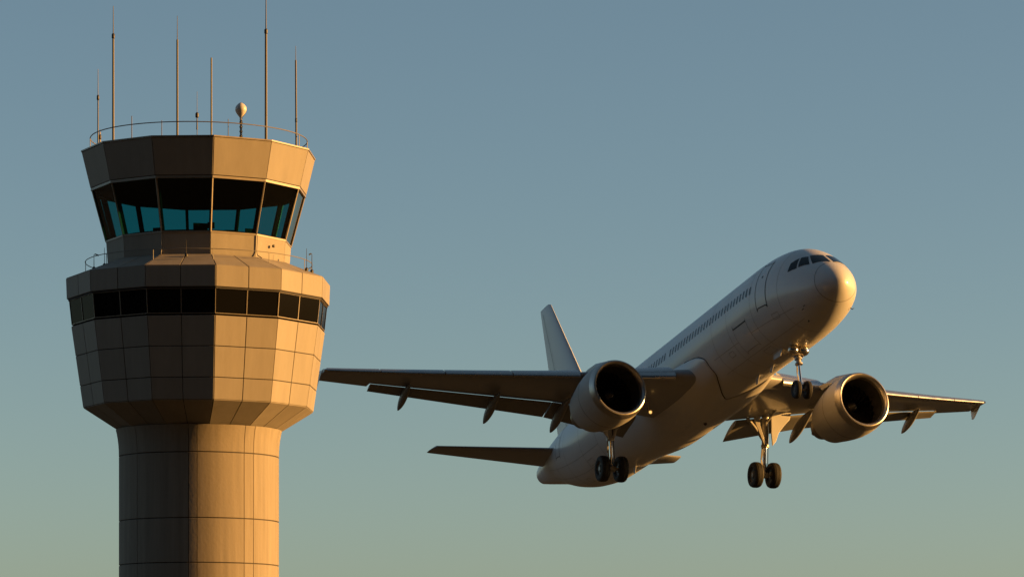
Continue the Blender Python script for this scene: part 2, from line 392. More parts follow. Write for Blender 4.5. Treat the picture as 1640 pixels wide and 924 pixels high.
# ------------------------------------------------------------------ equipment standing on the tower
def depth(dx, rpx, front=True):
    d = math.sqrt(max(rpx * rpx - dx * dx, 0)); return k_(d if front else -d)
def tlocal(xpx, y, w):                       # point at photo column xpx, row y, standing w metres nearer than the axis
    d = TD - w; return Vector(((xpx - 820) / F_PX * d, d, CZ + (YH - y) / F_PX * d))
ROOF = FT[1] - .10
def whip(name, xpx, ytop, w, segs, label, mats, joint=None, cat='antenna', group=None, base_z=ROOF, foot=True, lean=0.0):
    """segs: list of (photo row of the segment's foot, radius m); top at ytop"""
    p = tlocal(xpx, ytop, w); zt = p.z
    root = empty(name, Matrix.Translation((p.x, p.y, base_z)))
    tag(root, label, cat, group)
    zs = [base_z] + [tlocal(xpx, s_[0], w).z for s_ in segs[1:]] + [zt]
    for i, s_ in enumerate(segs):
        m = MB(); z0, z1 = zs[i] - base_z, zs[i + 1] - base_z
        m.tube([(lean * z0, 0, z0), (lean * z1, 0, z1)], [s_[1], s_[1] * (.85 if i == 0 else .6)], 10)
        m.build('mast' if i == 0 else 'whip', mats[min(i, len(mats) - 1)], root)
    if joint:
        m = MB(); z0 = tlocal(xpx, joint[0], w).z - base_z
        m.lathe([(joint[1] * .6, -.09), (joint[1], -.06), (joint[1], .06), (joint[1] * .5, .1)], (lean * z0, 0, z0), n=12); m.build('collar', M['darksteel'], root)
    if foot:
        m = MB(); m.box((0, 0, .03), (.24, .24, .06)); m.lathe([(.07, .06), (.055, .22)], n=12); m.build('base_plate', M['darksteel'], root)
    return root
ST = 'antennas on the tower roof'
whip('whip_antenna', 157, 111, depth(-158, 166), [(240, .026), (157, .014)], 'thin dark whip antenna with a small knob, farthest left on the roof', [M['darksteel'], M['fibre']], (157, .045), group=ST)
whip('mast_antenna', 181.4, 10, depth(-137, 158), [(240, .042), (58, .018)], 'tall two-stage mast antenna near the left edge of the roof', [M['mast'], M['darksteel']], (58.5, .055), group=ST)
whip('mast_antenna', 284, 26, .6, [(240, .040), (64, .014)], 'tall dark mast with thin tip, left of the roof centre', [M['mast'], M['darksteel']], None, group=ST)
whip('whip_antenna', 338.5, 93, -.35, [(240, .034)], 'plain slim whip antenna without stages at the roof centre', [M['fibre']], None, group=ST)
whip('mast_antenna', 426, -9, .45, [(240, .050), (50, .024)], 'tallest two-stage mast antenna, its tip leaving the top of the photo', [M['mast'], M['darksteel']], (51, .06), group=ST)
whip('whip_antenna', 474.6, 74, depth(156, 162), [(240, .036), (97, .012)], 'slim two-stage antenna farthest right on the roof', [M['mast'], M['fibre']], (193, .04), group=ST, lean=-.006)
r_ = whip('coil_antenna', 315.6, 147, .5, [(240, .014), (208, .028), (186, .010)], 'short thin antenna with thick ribbed lower coil, roof centre', [M['darksteel'], M['darksteel'], M['fibre']], (185, .06), group=ST)
r_ = whip('stub_antenna', 160.3, 207, depth(-154, 166) + .1, [(240, .018), (232, .034), (212, .012)], 'short ribbed stub beside the leftmost whip antenna', [M['darksteel'], M['galv'], M['darksteel']], (220, .045), group=ST)
LR = 'thin lightning rods on the tower roof'
whip('lightning_rod', 211, 186, depth(-108, 158), [(240, .016)], 'short thin rod at the railing right of the tall left mast', [M['darksteel']], cat='lightning rod', group=LR)
whip('lightning_rod', 259, 193, depth(-60, 158), [(240, .014)], 'short thin rod just left of the dark tall mast', [M['darksteel']], cat='lightning rod', group=LR)
whip('lightning_rod', 365.5, 191, depth(46, 158), [(240, .014)], 'short thin rod just left of the egg-shaped dome antenna', [M['darksteel']], cat='lightning rod', group=LR)
# egg-shaped dome antenna
w = .9; p = tlocal(386, 192, w); root = empty('dome_antenna', Matrix.Translation((p.x, p.y, ROOF)))
tag(root, 'silver egg-shaped dome antenna on a short ribbed post', 'antenna', ST)
hz = p.z - ROOF; m = MB(); prof = [(.055, 0), (.055, .06), (.04, .08)]
zz = .12
while zz < hz - .05: prof += [(.04, zz), (.058, zz + .03), (.058, zz + .06), (.04, zz + .09)]; zz += .16
m.lathe(prof + [(.04, hz)], n=12); m.build('post', M['galv'], root)
m = MB(); H_ = .60; eg = []
for i in range(1, 30):
    t = i / 30; eg.append((.205 * (sin(pi * t ** 1.32) ** .72) if t > .5 else max(.205 * sin(pi * t ** 1.32) ** .85, .05), H_ * t))
m.lathe([(.05, -.03)] + eg + [(.0, H_)], (0, 0, hz), n=28)
m.build('dome', M['dome'], root)
# small aerials on the lower deck
DK = 'small aerials on the lower deck roof'
def deck_whip(xpx, ytop, ybase, rpx, rad, label, name='deck_aerial', head=None):
    dx = xpx - 318.8; w_ = depth(dx, rpx); base = tlocal(xpx, ybase, w_)
    frac = (rpx - 149) / (212.3 - 149); zb = DI[1] + (DO[1] - DI[1]) * frac - .02
    zt = tlocal(xpx, ytop, w_).z
    root = empty(name, Matrix.Translation((base.x, base.y, zb))); tag(root, label, 'aerial', DK)
    m = MB(); m.tube([(0, 0, 0), (0, 0, zt - zb)], [rad, rad * .6], 8); m.build('rod', M['darksteel'], root)
    m = MB(); m.lathe([(.06, -.02), (.06, .05), (.03, .09)], n=10); m.build('foot', M['darksteel'], root)
    if head:
        m = MB(); m.tube([(0, 0, zt - zb), (head * .3, 0, zt - zb + .02), (head, 0, zt - zb - .03)], [.012, .02, .028], 8); m.build('arm', M['galv'], root)
    return root
deck_whip(150.5, 408, 426, 184, .014, 'bent arm aerial at the far left of the lower deck', head=.16)
deck_whip(167.3, 397, 414, 176, .012, 'thin straight aerial on the left of the lower deck, nearer the cab', )
deck_whip(298.5, 385, 408, 160, .011, 'thin rod rising before the shaded wall under the cab glass')
deck_whip(491, 398, 424, 186, .012, 'thin straight aerial at the right side of the lower deck')
deck_whip(499.5, 407, 427, 190, .016, 'stub aerial with hooked head, farthest right on the lower deck', head=-.10)

# cab interior: console ring, monitors
con = empty('control_console', TM @ Matrix.Translation((0, 0, SB[1]))); tag(con, 'dark curved control console behind the cab windows', 'console')
m = MB(); hh = GB[1] - SB[1] + .10
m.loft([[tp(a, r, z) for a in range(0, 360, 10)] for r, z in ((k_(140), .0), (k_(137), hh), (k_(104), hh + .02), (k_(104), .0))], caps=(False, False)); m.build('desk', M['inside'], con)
MG = 'screens on the cab console'
def monitor(xpx, ybot, wd, ht, w_, label, rz=0, arm=True):
    p = tlocal(xpx, ybot, w_); zb = SB[1] + hh
    root = empty('monitor', Matrix.Translation((p.x, p.y, zb)) @ Matrix.Rotation(rz, 4, 'Z')); tag(root, label, 'monitor', MG)
    zc = max(p.z - zb, .12)
    m = MB(); m.box((0, 0, zc + ht / 2), (wd, .06, ht)); bevel(m.build('casing', M['screen'], root), .012)
    m = MB(); m.box((0, .06, zc / 2 + .05), (.07, .05, zc + .1)); m.box((0, .05, .012), (.26, .2, .024)); m.build('stand', M['screen'], root)
monitor(321, 371, .52, .30, -2.4, 'large dark screen in silhouette left of the lit mullion', .3)
monitor(338, 366, .26, .22, -2.3, 'small raised screen beside the large one')
monitor(252, 372, .34, .16, -2.3, 'low screen seen through the left cab windows', -.4)
monitor(399, 373, .30, .15, -2.2, 'low screen seen through the lit right cab window', .4)
monitor(268, 374, .22, .12, -2.5, 'small low screen next to the left shaded mullion', -.2)
monitor(370, 374, .44, .12, -2.6, 'wide low screen just right of the lit mullion', .1)

# ------------------------------------------------------------------ airliner
YA, PI_, RO = R(19.0246), R(10.5735), R(-.78855)
Fv = Vector((sin(YA) * cos(PI_), -cos(YA) * cos(PI_), sin(PI_))); Pv = Vector((cos(YA), sin(YA), 0)); Uv = Fv.cross(Pv)
P2 = Pv * cos(RO) + Uv * sin(RO); U2 = -Pv * sin(RO) + Uv * cos(RO)
AM = Matrix(((Fv.x, P2.x, U2.x, 8.844), (Fv.y, P2.y, U2.y, 156.284), (Fv.z, P2.z, U2.z, 18.105), (0, 0, 0, 1)))
plane = empty('airliner', AM)
tag(plane, 'pale grey twin-engine airliner climbing with its landing gear down', 'airplane')
X0 = 15.0
def A(x, y, z): return Vector((X0 - x, y, z))     # x metres aft of the nose, y to port, z up

# fuselage sections: x, top, bottom, half width, height of widest point
FS = [(0, -.60, -.60, 0, -.60), (.05, -.37, -.82, .24, -.60), (.15, -.18, -.98, .42, -.60), (.35, .06, -1.17, .66, -.59), (.7, .36, -1.39, .93, -.56),
      (1.2, .72, -1.60, 1.19, -.50), (1.8, 1.12, -1.77, 1.41, -.40), (2.4, 1.47, -1.87, 1.58, -.31), (3.0, 1.73, -1.94, 1.70, -.22),
      (3.8, 1.91, -2.00, 1.82, -.13), (4.8, 2.01, -2.03, 1.90, -.05), (6.2, 2.04, -2.04, 1.95, 0), (9, 2.04, -2.04, 1.95, 0), (16, 2.04, -2.04, 1.95, 0), (23.0, 2.04, -2.04, 1.95, 0),
      (25.5, 2.04, -2.10, 1.94, .01), (27.5, 2.03, -2.07, 1.88, .04), (29.5, 2.00, -1.82, 1.76, .14), (31.5, 1.92, -1.35, 1.55, .30),
      (33.5, 1.76, -.70, 1.23, .55), (35.2, 1.57, -.25, .88, .68), (36.4, 1.42, .06, .62, .75), (37.3, 1.27, .30, .42, .78)]
def pchip(xs, ys):
    n = len(xs); h = [xs[i + 1] - xs[i] for i in range(n - 1)]; d = [(ys[i + 1] - ys[i]) / h[i] for i in range(n - 1)]; m = [0] * n
    m[0], m[-1] = d[0], d[-1]
    for i in range(1, n - 1):
        if d[i - 1] * d[i] > 0:
            w1, w2 = 2 * h[i] + h[i - 1], h[i] + 2 * h[i - 1]; m[i] = (w1 + w2) / (w1 / d[i - 1] + w2 / d[i])
    def ev(x):
        i = 0
        while i < n - 2 and x > xs[i + 1]: i += 1
        t = (x - xs[i]) / h[i]; t2, t3 = t * t, t * t * t
        return (2 * t3 - 3 * t2 + 1) * ys[i] + (t3 - 2 * t2 + t) * h[i] * m[i] + (-2 * t3 + 3 * t2) * ys[i + 1] + (t3 - t2) * h[i] * m[i + 1]
    return ev
_s = [math.sqrt(q[0]) for q in FS]
fT, fBt, fW, fC = [pchip(_s, [q[i] for q in FS]) for i in (1, 2, 3, 4)]
def fsec(x):
    s_ = math.sqrt(max(x, 0)); return fT(s_), fBt(s_), fW(s_), fC(s_)
def surf(x, ph, off=0.0):                      # ph degrees from the top, + towards port
    def raw(x_, p_):
        t, bo, w_, c = fsec(x_); a = R(p_)
        return A(x_, w_ * sin(a), c + ((t - c) if cos(a) > 0 else (c - bo)) * cos(a))
    p = raw(x, ph)
    if not off: return p
    du = raw(x + .02, ph) - raw(max(x - .02, 0.001), ph); dv = raw(x, ph + .5) - raw(x, ph - .5)
    n = du.cross(dv).normalized()
    t, bo, w_, c = fsec(x)
    if n.dot(p - A(x + .3, 0, c)) < 0: n = -n
    return p + n * off
fxs = [0.0004, .006, .02, .05, .09, .14, .2, .28, .38, .5, .65, .8] + [1 + .25 * i for i in range(21)] + [6.5 + .75 * i for i in range(23)] + [23.5 + .4 * i for i in range(35)] + [37.3]
m = MB(); NS = 96
m.loft([[surf(x, 360 * j / NS) for j in range(NS)] for x in fxs])
fus = m.build('fuselage', M['paint'], plane, ang=50)

def patch(mb, quad, off, nu=10, nv=8, depth_=0.0):
    """4 corners in (x, ph) -> conforming patch"""
    pts = []
    for i in range(nu + 1):
        for j in range(nv + 1):
            u, v = i / nu, j / nv
            x = (quad[0][0] * (1 - u) + quad[1][0] * u) * (1 - v) + (quad[3][0] * (1 - u) + quad[2][0] * u) * v
            p = (quad[0][1] * (1 - u) + quad[1][1] * u) * (1 - v) + (quad[3][1] * (1 - u) + quad[2][1] * u) * v
            pts.append(surf(x, p, off))
    mb.add(pts, [(i * (nv + 1) + j, (i + 1) * (nv + 1) + j, (i + 1) * (nv + 1) + j + 1, i * (nv + 1) + j + 1) for i in range(nu) for j in range(nv)])
def line(mb, pts, w_=.018, off=.004, closed=False, sub=14):
    """thin seam strip following (x, ph) points"""
    P_ = []
    seq = pts + ([pts[0]] if closed else [])
    for a, b in zip(seq, seq[1:]):
        for i in range(sub): P_.append((a[0] + (b[0] - a[0]) * i / sub, a[1] + (b[1] - a[1]) * i / sub))
    P_.append(seq[-1])
    pw = [surf(x, p, off) for x, p in P_]; ns = [(surf(x, p, .1) - surf(x, p, 0.001)).normalized() for x, p in P_]
    vs = []; n = len(pw)
    for i in range(n):
        if closed and i in (0, n - 1): t = pw[1] - pw[n - 2]
        else: t = pw[min(i + 1, n - 1)] - pw[max(i - 1, 0)]
        sd = t.normalized().cross(ns[i]).normalized() * w_ / 2
        vs += [pw[i] + sd, pw[i] - sd]
    mb.add(vs, [(2 * i, 2 * i + 1, 2 * i + 3, 2 * i + 2) for i in range(n - 1)])

# cockpit windows (x, ph) corners: fore-top, aft-top, aft-bottom, fore-bottom
CW = [[(1.58, 2.6), (1.80, 23.5), (1.19, 38.5), (.82, 4.2)],
      [(1.78, 27), (2.03, 35), (1.77, 55.5), (1.30, 42.5)],
      [(2.08, 37.5), (2.33, 51), (2.28, 66), (1.83, 57.8)]]
for sgn in (1, -1):
    for q in CW:
        m = MB(); patch(m, [(x, sgn * p) for x, p in q], .012, 10, 10); w_ = m.build('cockpit_window', M['cockglass'], plane)
# cabin windows (starboard side faces the camera)
x = 5.3
while x < 25.2:
    if not (14.7 < x < 15.3):
        m = MB(); c = (x, -75.5); vs = [surf(c[0], c[1], .006)]
        for k in range(14):
            a = 2 * pi * k / 14; ca, sa = cos(a), sin(a); e = .6
            ux = .085 * math.copysign(abs(ca) ** e, ca); up = .19 * math.copysign(abs(sa) ** e, sa)
            vs.append(surf(c[0] + ux, c[1] + up / 1.98 * 57.3, .006))
        m.add(vs, [(0, 1 + k, 1 + (k + 1) % 14) for k in range(14)]); m.build('cabin_window', M['cabwin'], plane)
    x += .345
# doors
def door(x0, x1, p0, p1, name, wl=.03, handle=True):
    m = MB(); e = .12
    def corner_pts():
        dp = (p1 - p0); q = e / 2.0 * 57.3
        return [(x0, p0 + q), (x0 + e * .3, p0 + q * .3), (x0 + e, p0), (x1 - e, p0), (x1 - e * .3, p0 + q * .3), (x1, p0 + q), (x1, p1 - q), (x1 - e * .3, p1 - q * .3), (x1 - e, p1), (x0 + e, p1), (x0 + e * .3, p1 - q * .3), (x0, p1 - q)]
    m.m = 0; patch(m, [(x0, p0), (x1, p0), (x1, p1), (x0, p1)], .006, 6, 10)
    m.m = 1; line(m, corner_pts(), wl, .010, True)
    d = m.build(name, [M['paint'], M['seam']], plane)
    if handle:
        h = MB(); c = ((x0 + x1) / 2, p0 + (p1 - p0) * .33); patch(h, [(c[0] - .05, c[1] - 1.5), (c[0] + .05, c[1] - 1.5), (c[0] + .05, c[1] + 1.5), (c[0] - .05, c[1] + 1.5)], .012, 2, 2); h.build('door_window', M['cabwin'], d)
    return d
door(3.82, 4.72, -46, -103, 'passenger_door', .045)
door(30.3, 31.1, -50, -100, 'passenger_door')
cd = door(6.0, 7.4, -107.5, -140, 'cargo_door', .012, False)
m = MB(); line(m, [(6.0, -107.6), (7.38, -107.6)], .06, .012); line(m, [(7.38, -107.6), (7.38, -103)], .02, .012); m.build('door_sill', M['seam'], cd)
# radome
m = MB(); line(m, [(.70 + .09 * cos(R(a)), a) for a in range(0, 360, 10)], .022, .005, True, 6); m.build('radome_seam', M['faint'], plane)
m = MB()
for x in (2.9, 5.3, 7.9, 9.6, 17.6, 20.2, 22.4, 24.8, 27.0, 29.6, 31.6, 33.2, 35.6): line(m, [(x, a) for a in range(0, 360, 15)], .014, .004, True, 8)
for a in (-124, -148, 124, 148): line(m, [(2.2 + .8 * k, a) for k in range(11)], .012, .004)
for a in (-118, -140, 140): line(m, [(24.8 + .8 * k, a) for k in range(12)], .012, .004)
for a in (-52, 52, -30): line(m, [(4.9 + 1.0 * k, a) for k in range(28)], .012, .004)
m.build('skin_joint', M['faint'], plane)
m = MB()
for x0, p0, dx, dp in ((3.3, -118, .5, 8), (5.6, -152, .8, 10), (8.3, -128, .45, 7), (26.2, -128, .7, 9), (28.3, -150, .5, 10)):
    line(m, [(x0, p0), (x0 + dx, p0), (x0 + dx, p0 - dp), (x0, p0 - dp)], .014, .005, True, 6)
m.build('access_panel', M['faint'], plane)
# small probes
for x, p in ((1.60, -129), (1.78, -133), (1.60, 129), (2.15, -155)):
    m = MB(); a, b = surf(x, p, 0), surf(x, p, .10); m.tube([a, b, b + Vector((.16, 0, 0))], [.022, .018, .010], 8); m.build('pitot_probe', M['darksteel'], plane)
# wing-body fairing: a shell that follows the fuselage, its front edge swept back towards the keel
FE = [(100, 14.6), (103, 13.0), (105, 12.2), (109, 11.4), (119, 10.9), (136, 10.9), (152, 11.5), (168, 12.4), (180, 13.0)]
_fe = pchip([q[0] for q in FE], [q[1] for q in FE])
def fedge(p): return _fe(max(100, min(180, abs(p))))
def sm(t): t = max(0, min(1, t)); return t * t * (3 - 2 * t)
def foff(x, p):
    e = max(0, min(1, (abs(p) - 100) / 22)) ** .6
    return .012 + e * .40 * math.sqrt(sm((x - fedge(p)) / 3.0) + 1e-6) * sm((24.6 - x) / 5.0) + .03 * e
m = MB(); NP, NX = 64, 44; pts = []
for i in range(NP + 1):
    p = 100 + 160 * i / NP; pp = p if p <= 180 else p - 360; x0 = fedge(pp)
    for j in range(NX + 1):
        t = (j / NX) ** 1.4; x = x0 + (24.6 - x0) * t; o_ = foff(x, pp)
        pts.append(surf(x, pp, o_ if j else -.03))
m.add(pts, [(i * (NX + 1) + j, (i + 1) * (NX + 1) + j, (i + 1) * (NX + 1) + j + 1, i * (NX + 1) + j + 1) for i in range(NP) for j in range(NX)])
belly = m.build('belly_fairing', M['paint'], plane, ang=60)
m = MB(); line(m, [(fedge(p if p <= 180 else p - 360) - .03, p if p <= 180 else p) for p in range(101, 260, 3)], .05, .012); m.build('fairing_seam', M['seam'], belly)

# ---------------- wings
def naca(c, th, camber=.018, n=22, x1=1.0):
    """closed section loop as (x/c, z/c): upper TE -> LE -> lower TE, cut at x1"""
    up, lo = [], []
    for i in range(n + 1):
        x = x1 * .5 * (1 - cos(pi * i / n)) if x1 >= 1 else x1 * (1 - cos(.5 * pi * i / n))
        t = 5 * th * (.2969 * math.sqrt(x) - .126 * x - .3516 * x * x + .2843 * x ** 3 - .1015 * x ** 4) + .0012
        z = camber * 4 * x * (1 - x); up.append((x, z + t)); lo.append((x, z - t * .85))
    return up[::-1] + lo[1:]
SPAN, YR = 16.6, 1.6
def le(y): return 12.2 + (y - 2.2) * .5405
def te(y): return 19.3 + .01 * (y - 2.2) if y < 6.4 else 19.34 + (y - 6.4) * (21.75 - 19.34) / (SPAN - 6.4)
def zw(y): return -1.20 + (y - 2.2) * .105 + .0016 * max(y - 4, 0) ** 2
def th(y): return .145 - .045 * min(1, (y - 1.6) / 6) if y < 7.6 else .10
def tw(y): return R(3.5 - 4.0 * (y - 1.6) / 15)
def wpt(y, s, u, v, c0=None):                     # u,v in chord units on station y
    c = te(y) - le(y); a = tw(y); x = u * c; z = v * c
    return A(le(y) + x * cos(a) + z * sin(a), s * y, zw(y) - x * sin(a) + z * cos(a))
def wing(s):
    m = MB(); CUT = 14.3
    for (y0, y1, x1, n) in ((YR, CUT, .76, 24), (CUT, SPAN, 1.0, 10)):
        rings = []
        for i in range(n + 1):
            y = y0 + (y1 - y0) * i / n
            rings.append([wpt(y, s, u, v) for u, v in naca(1, th(y), x1=x1)])
        m.loft(rings)
    # trailing shroud above the flaps (spoiler panels)
    rings = []
    for i in range(25):
        y = YR + (CUT - YR) * i / 24; sec = dict()
        top = [q for q in naca(1, th(y)) if q[0] >= .70 and q[1] > .0][:]
        up = sorted([q for q in naca(1, th(y), n=40)[:41] if .70 <= q[0] <= .88], key=lambda q: -q[0])
        rings.append([wpt(y, s, u, v - .001) for u, v in up] + [wpt(y, s, u, v - .012) for u, v in up[::-1]])
    m.loft(rings)
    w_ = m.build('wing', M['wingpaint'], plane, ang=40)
    # leading-edge slats
    for y0, y1 in ((2.6, 5.15), (6.35, 9.0), (9.05, 11.7), (11.75, 14.3), (14.35, 16.5)):
        m = MB(); rings = []
        for i in range(9):
            y = y0 + (y1 - y0) * i / 8; sec = [q for q in naca(1, th(y), n=30)]
            front = [q for q in sec if q[0] <= .125 and not (q[1] < .0 and q[0] > .03)]
            c_ = te(y) - le(y); ca, sa = cos(R(13)), sin(R(13)); off = .02 / c_
            def droop(u, v, k=1.0):
                du, dv = u - .125, v * k; return (.125 + du * ca - dv * sa * -1 - .014, dv * ca + du * sa * 1 + (off if v >= 0 else 0) + .012)
            outr = [wpt(y, s, *droop(u, v, 1.28)) for u, v in front]
            inr = [wpt(y, s, *droop(u * .86 + .016, v, .45)) for u, v in front]
            rings.append(outr + inr[::-1])
        m.loft(rings); m.build('slat', M['alu'], w_, ang=40)
    # flaps
    for y0, y1 in ((2.5, 6.37), (6.42, 14.26)):
        m = MB(); rings = []
        for i in range(11):
            y = y0 + (y1 - y0) * i / 10; c = te(y) - le(y); a = R(13); fc = .27; r_ = []
            for u, v in naca(1, .13, .03, 12):
                xx, z_ = u * fc, v * fc
                r_.append(wpt(y, s, .772 + xx * cos(a) + z_ * sin(a), -.022 - xx * sin(a) + z_ * cos(a)))
            rings.append(r_)
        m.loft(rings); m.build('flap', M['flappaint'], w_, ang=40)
    # flap track fairings
    for y, L_, r0 in ((6.0, 3.3, .26), (8.95, 3.3, .25), (12.75, 2.9, .22)):
        c = te(y) - le(y); p0 = wpt(y, s, .50, -.055); p1 = wpt(y, s, .80, -.095); d = (p1 - p0).normalized()
        p2 = p1 + (Vector((-cos(R(21)), 0, -sin(R(21))))) * L_ * .46
        m = MB(); pts, rad = [], []
        for i in range(23):
            t = i / 22; q = p0.lerp(p1, t).lerp(p1.lerp(p2, t), t); pts.append(q); rad.append(max(r0 * (sin(pi * t ** 1.25) ** .62), .02))
        rings = []
        for q, r1 in zip(pts, rad): rings.append([q + Vector((0, r1 * .72 * cos(2 * pi * j / 14), r1 * 1.15 * sin(2 * pi * j / 14))) for j in range(14)])
        m.loft(rings); m.build('flap_fairing', M['flappaint'], w_, ang=60)
    # wing tip fence
    m = MB(); y = SPAN + .02; c = te(SPAN) - le(SPAN); x0, z0 = le(SPAN), zw(SPAN)
    ob = MB(); rings = []
    for zz, xa, xb in ((.20, .95, 1.40), (.05, .35, 1.62), (-.05, .60, 1.62), (-.46, 1.28, 1.58)):
        rings.append([A(x0 + xa, s * y, z0 + zz), A(x0 + (xa + xb) / 2, s * (y + .03), z0 + zz), A(x0 + xb, s * y, z0 + zz), A(x0 + (xa + xb) / 2, s * (y - .03), z0 + zz)])
    m.loft(rings); m.build('wingtip_fence', M['paint'], w_, ang=25)
    # tip lamp
    m = MB(); m.lathe([(.0, -.14), (.05, -.1), (.065, 0), (.05, .1), (0, .14)], wpt(SPAN - .1, s, .03, .0), (0, 1, 0), 12); m.build('tip_lamp', M['chrome'], w_)
    return w_
wing(-1); wing(1)

# ---------------- tail
def surface(name, st, mtl, thk, parent=plane):
    """st: list of (LE point, chord, thickness axis vector)"""
    m = MB(); rings = []
    for p, c, ax in st:
        rings.append([p + Vector((-u * c, 0, 0)) + ax * (v * c) for u, v in naca(1, thk, 0, 18)])
    m.loft(rings); return m.build(name, mtl, parent, ang=40)
for s in (-1, 1):
    d = Vector((0, 0, 1)); st = []
    for i in range(9):
        t = i / 8; y = .5 + 6.1 * t; st.append((A(31.1 + 3.6 * t, s * y, .47 + .88 * t), 3.6 - 2.25 * t, d))
    for t, dc in ((1.012, .35), (1.02, .8)):
        y = .5 + 6.1 * t; st.append((A(31.1 + 3.6 * t + dc, s * y, .47 + .88 * t), 3.6 - 2.25 * t - dc * 1.05, d * .7))
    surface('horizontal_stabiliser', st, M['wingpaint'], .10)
st = [(A(28.8 + 6.2 * t, 0, 1.6 + 7.6 * t), 6.0 - 4.4 * t, Vector((0, 1, 0))) for t in [i / 10 for i in range(11)]]
t = 1.015; st.append((A(28.8 + 6.2 * t + .2, 0, 1.6 + 7.6 * t), 6.0 - 4.4 * t - .24, Vector((0, .7, 0))))
fin = surface('vertical_fin', st, M['paint'], .10)
m = MB()
for s in (-1, 1):
    P0, P1 = A(28.8 + .68 * 6.0, 0, 1.75), A(28.8 + 6.2 + .66 * 1.65, 0, 9.0)
    c0, c1 = .045 * 6.0 * .75, .045 * 1.6 * .75
    m.add([P0 + Vector((0, s * (c0 + .012), 0)), P0 + Vector((-.03, s * (c0 + .012), 0)), P1 + Vector((-.03, s * (c1 + .012), 0)), P1 + Vector((0, s * (c1 + .012), 0))], [(0, 1, 2, 3)])
m.build('rudder_seam', M['seam'], fin)
m = MB(); m.lathe([(.05, -.2), (.19, -.1), (.19, .0), (.15, .0), (.12, -.15)], A(37.3, 0, .78), (-1, 0, .1), 20); m.build('tail_exhaust', M['core'], plane)

# ---------------- engines
def engine(s):
    root = empty('engine', None, plane); root.location = A(10.9, s * 5.85, -2.36)
    ax = Vector((-1, -.10, -.07)).normalized()
    def part(nm, prof, mt, caps=(False, False), n=64, ang=35):
        m = MB(); m.lathe([(r, h) for h, r in prof], (0, 0, 0), ax, n, caps); return m.build(nm, mt, root, ang=ang)
    part('inlet_lip', [(.30, 1.075), (.18, 1.085), (.08, 1.12), (.02, 1.17), (0, 1.215), (.02, 1.26), (.08, 1.295), (.18, 1.325), (.34, 1.355), (.34, 1.34)], M['lip'])
    part('nacelle', [(.348, 1.35), (.65, 1.385), (1.0, 1.395), (1.4, 1.37), (1.8, 1.315), (2.3, 1.21), (2.7, 1.11), (3.0, 1.04), (3.0, 1.01), (2.6, 1.05)], M['cowl'])
    part('inlet_duct', [(.295, 1.073), (.6, 1.09), (1.25, 1.12), (1.3, 1.12)], M['duct'])
    part('core_cowl', [(2.4, .9), (2.9, .86), (3.5, .70), (4.05, .52), (4.1, .49), (3.9, .47)], M['core'])
    part('exhaust_plug', [(3.7, .40), (4.1, .34), (4.6, .17), (4.85, .02)], M['core'])
    m = MB(); u = ax.cross(Vector((0, 0, 1))).normalized(); w_ = ax.cross(u)
    for k in range(24):
        a = 2 * pi * k / 24; rows = []
        for r, aw, ht in ((.30, .10, .16), (.7, .13, .12), (1.10, .15, .05)):
            sk = .10 * (r - .3); c1, c2 = a - aw / 1.0 * .3 / r - sk, a + aw * .3 / r - sk
            rows.append([ax * (1.15 - ht) + (u * cos(c1) + w_ * sin(c1)) * r, ax * (1.15 + ht) + (u * cos(c2 + .1) + w_ * sin(c2 + .1)) * r])
        m.add([p for q in rows for p in q], [(0, 1, 3, 2), (2, 3, 5, 4)])
    m.build('fan', M['fan'], root)
    m = MB(); m.lathe([(1.12, 1.36), (.05, 1.36)], (0, 0, 0), ax, 48, (False, True)); m.build('fan_backing', M['duct'], root)
    sp = part('spinner', [(.78, .003), (.81, .05), (.88, .11), (.97, .18), (1.1, .26), (1.15, .27)], M['spin'], n=32)
    m = MB(); pts = []
    for i in range(15):
        t = i / 14; a = 2.6 * t + .5; h = .83 + .2 * t; r = .065 + .14 * t + .014
        pts.append((ax * h + (u * cos(a) + w_ * sin(a)) * r, ax * (h + .0) + (u * cos(a + .5 * (1 - t) + .1) + w_ * sin(a + .5 * (1 - t) + .1)) * r))
    m.add([p for q in pts for p in q], [(2 * i, 2 * i + 1, 2 * i + 3, 2 * i + 2) for i in range(14)]); m.build('spiral_mark', M['white'], sp)
    # fan cowl seams: thin raised bands
    m = MB()
    for h, r in ((1.40, 1.372),): m.lathe([(r, h), (r, h + .02)], (0, 0, 0), ax, 64, (False, False))
    m.build('cowl_seam', M['seam'], root)
    # strake
    m = MB(); a = R(40)
    for sg in (-s,):
        b0 = lambda h, r: ax * h + Vector((0, sg * sin(a) * r, cos(a) * r))
        m.slab([b0(1.0, 1.44), b0(2.0, 1.42), b0(2.0, 1.66), b0(1.6, 1.62)], Vector((0, cos(a), -sg * sin(a))), .03)
    m.build('strake', M['paint'], root)
    # pylon
    m = MB(); rings = []
    for h, zt, zb, w2 in ((.75, 1.40, 1.25, .03), (1.1, 1.52, 1.2, .12), (1.8, 1.66, 1.1, .18), (2.6, 1.82, .9, .20), (3.6, 1.86, .75, .20), (4.6, 1.80, .85, .17), (5.6, 1.62, 1.12, .10), (6.4, 1.45, 1.40, .02)):
        rings.append([Vector((-h, y, z)) for y, z in ((-w2, zb), (w2, zb), (w2, zt - w2 * .5), (w2 * .5, zt), (-w2 * .5, zt), (-w2, zt - w2 * .5))])
    m.loft(rings); m.build('pylon', M['wingpaint'], root, ang=40)
    return root
engine(-1); engine(1)

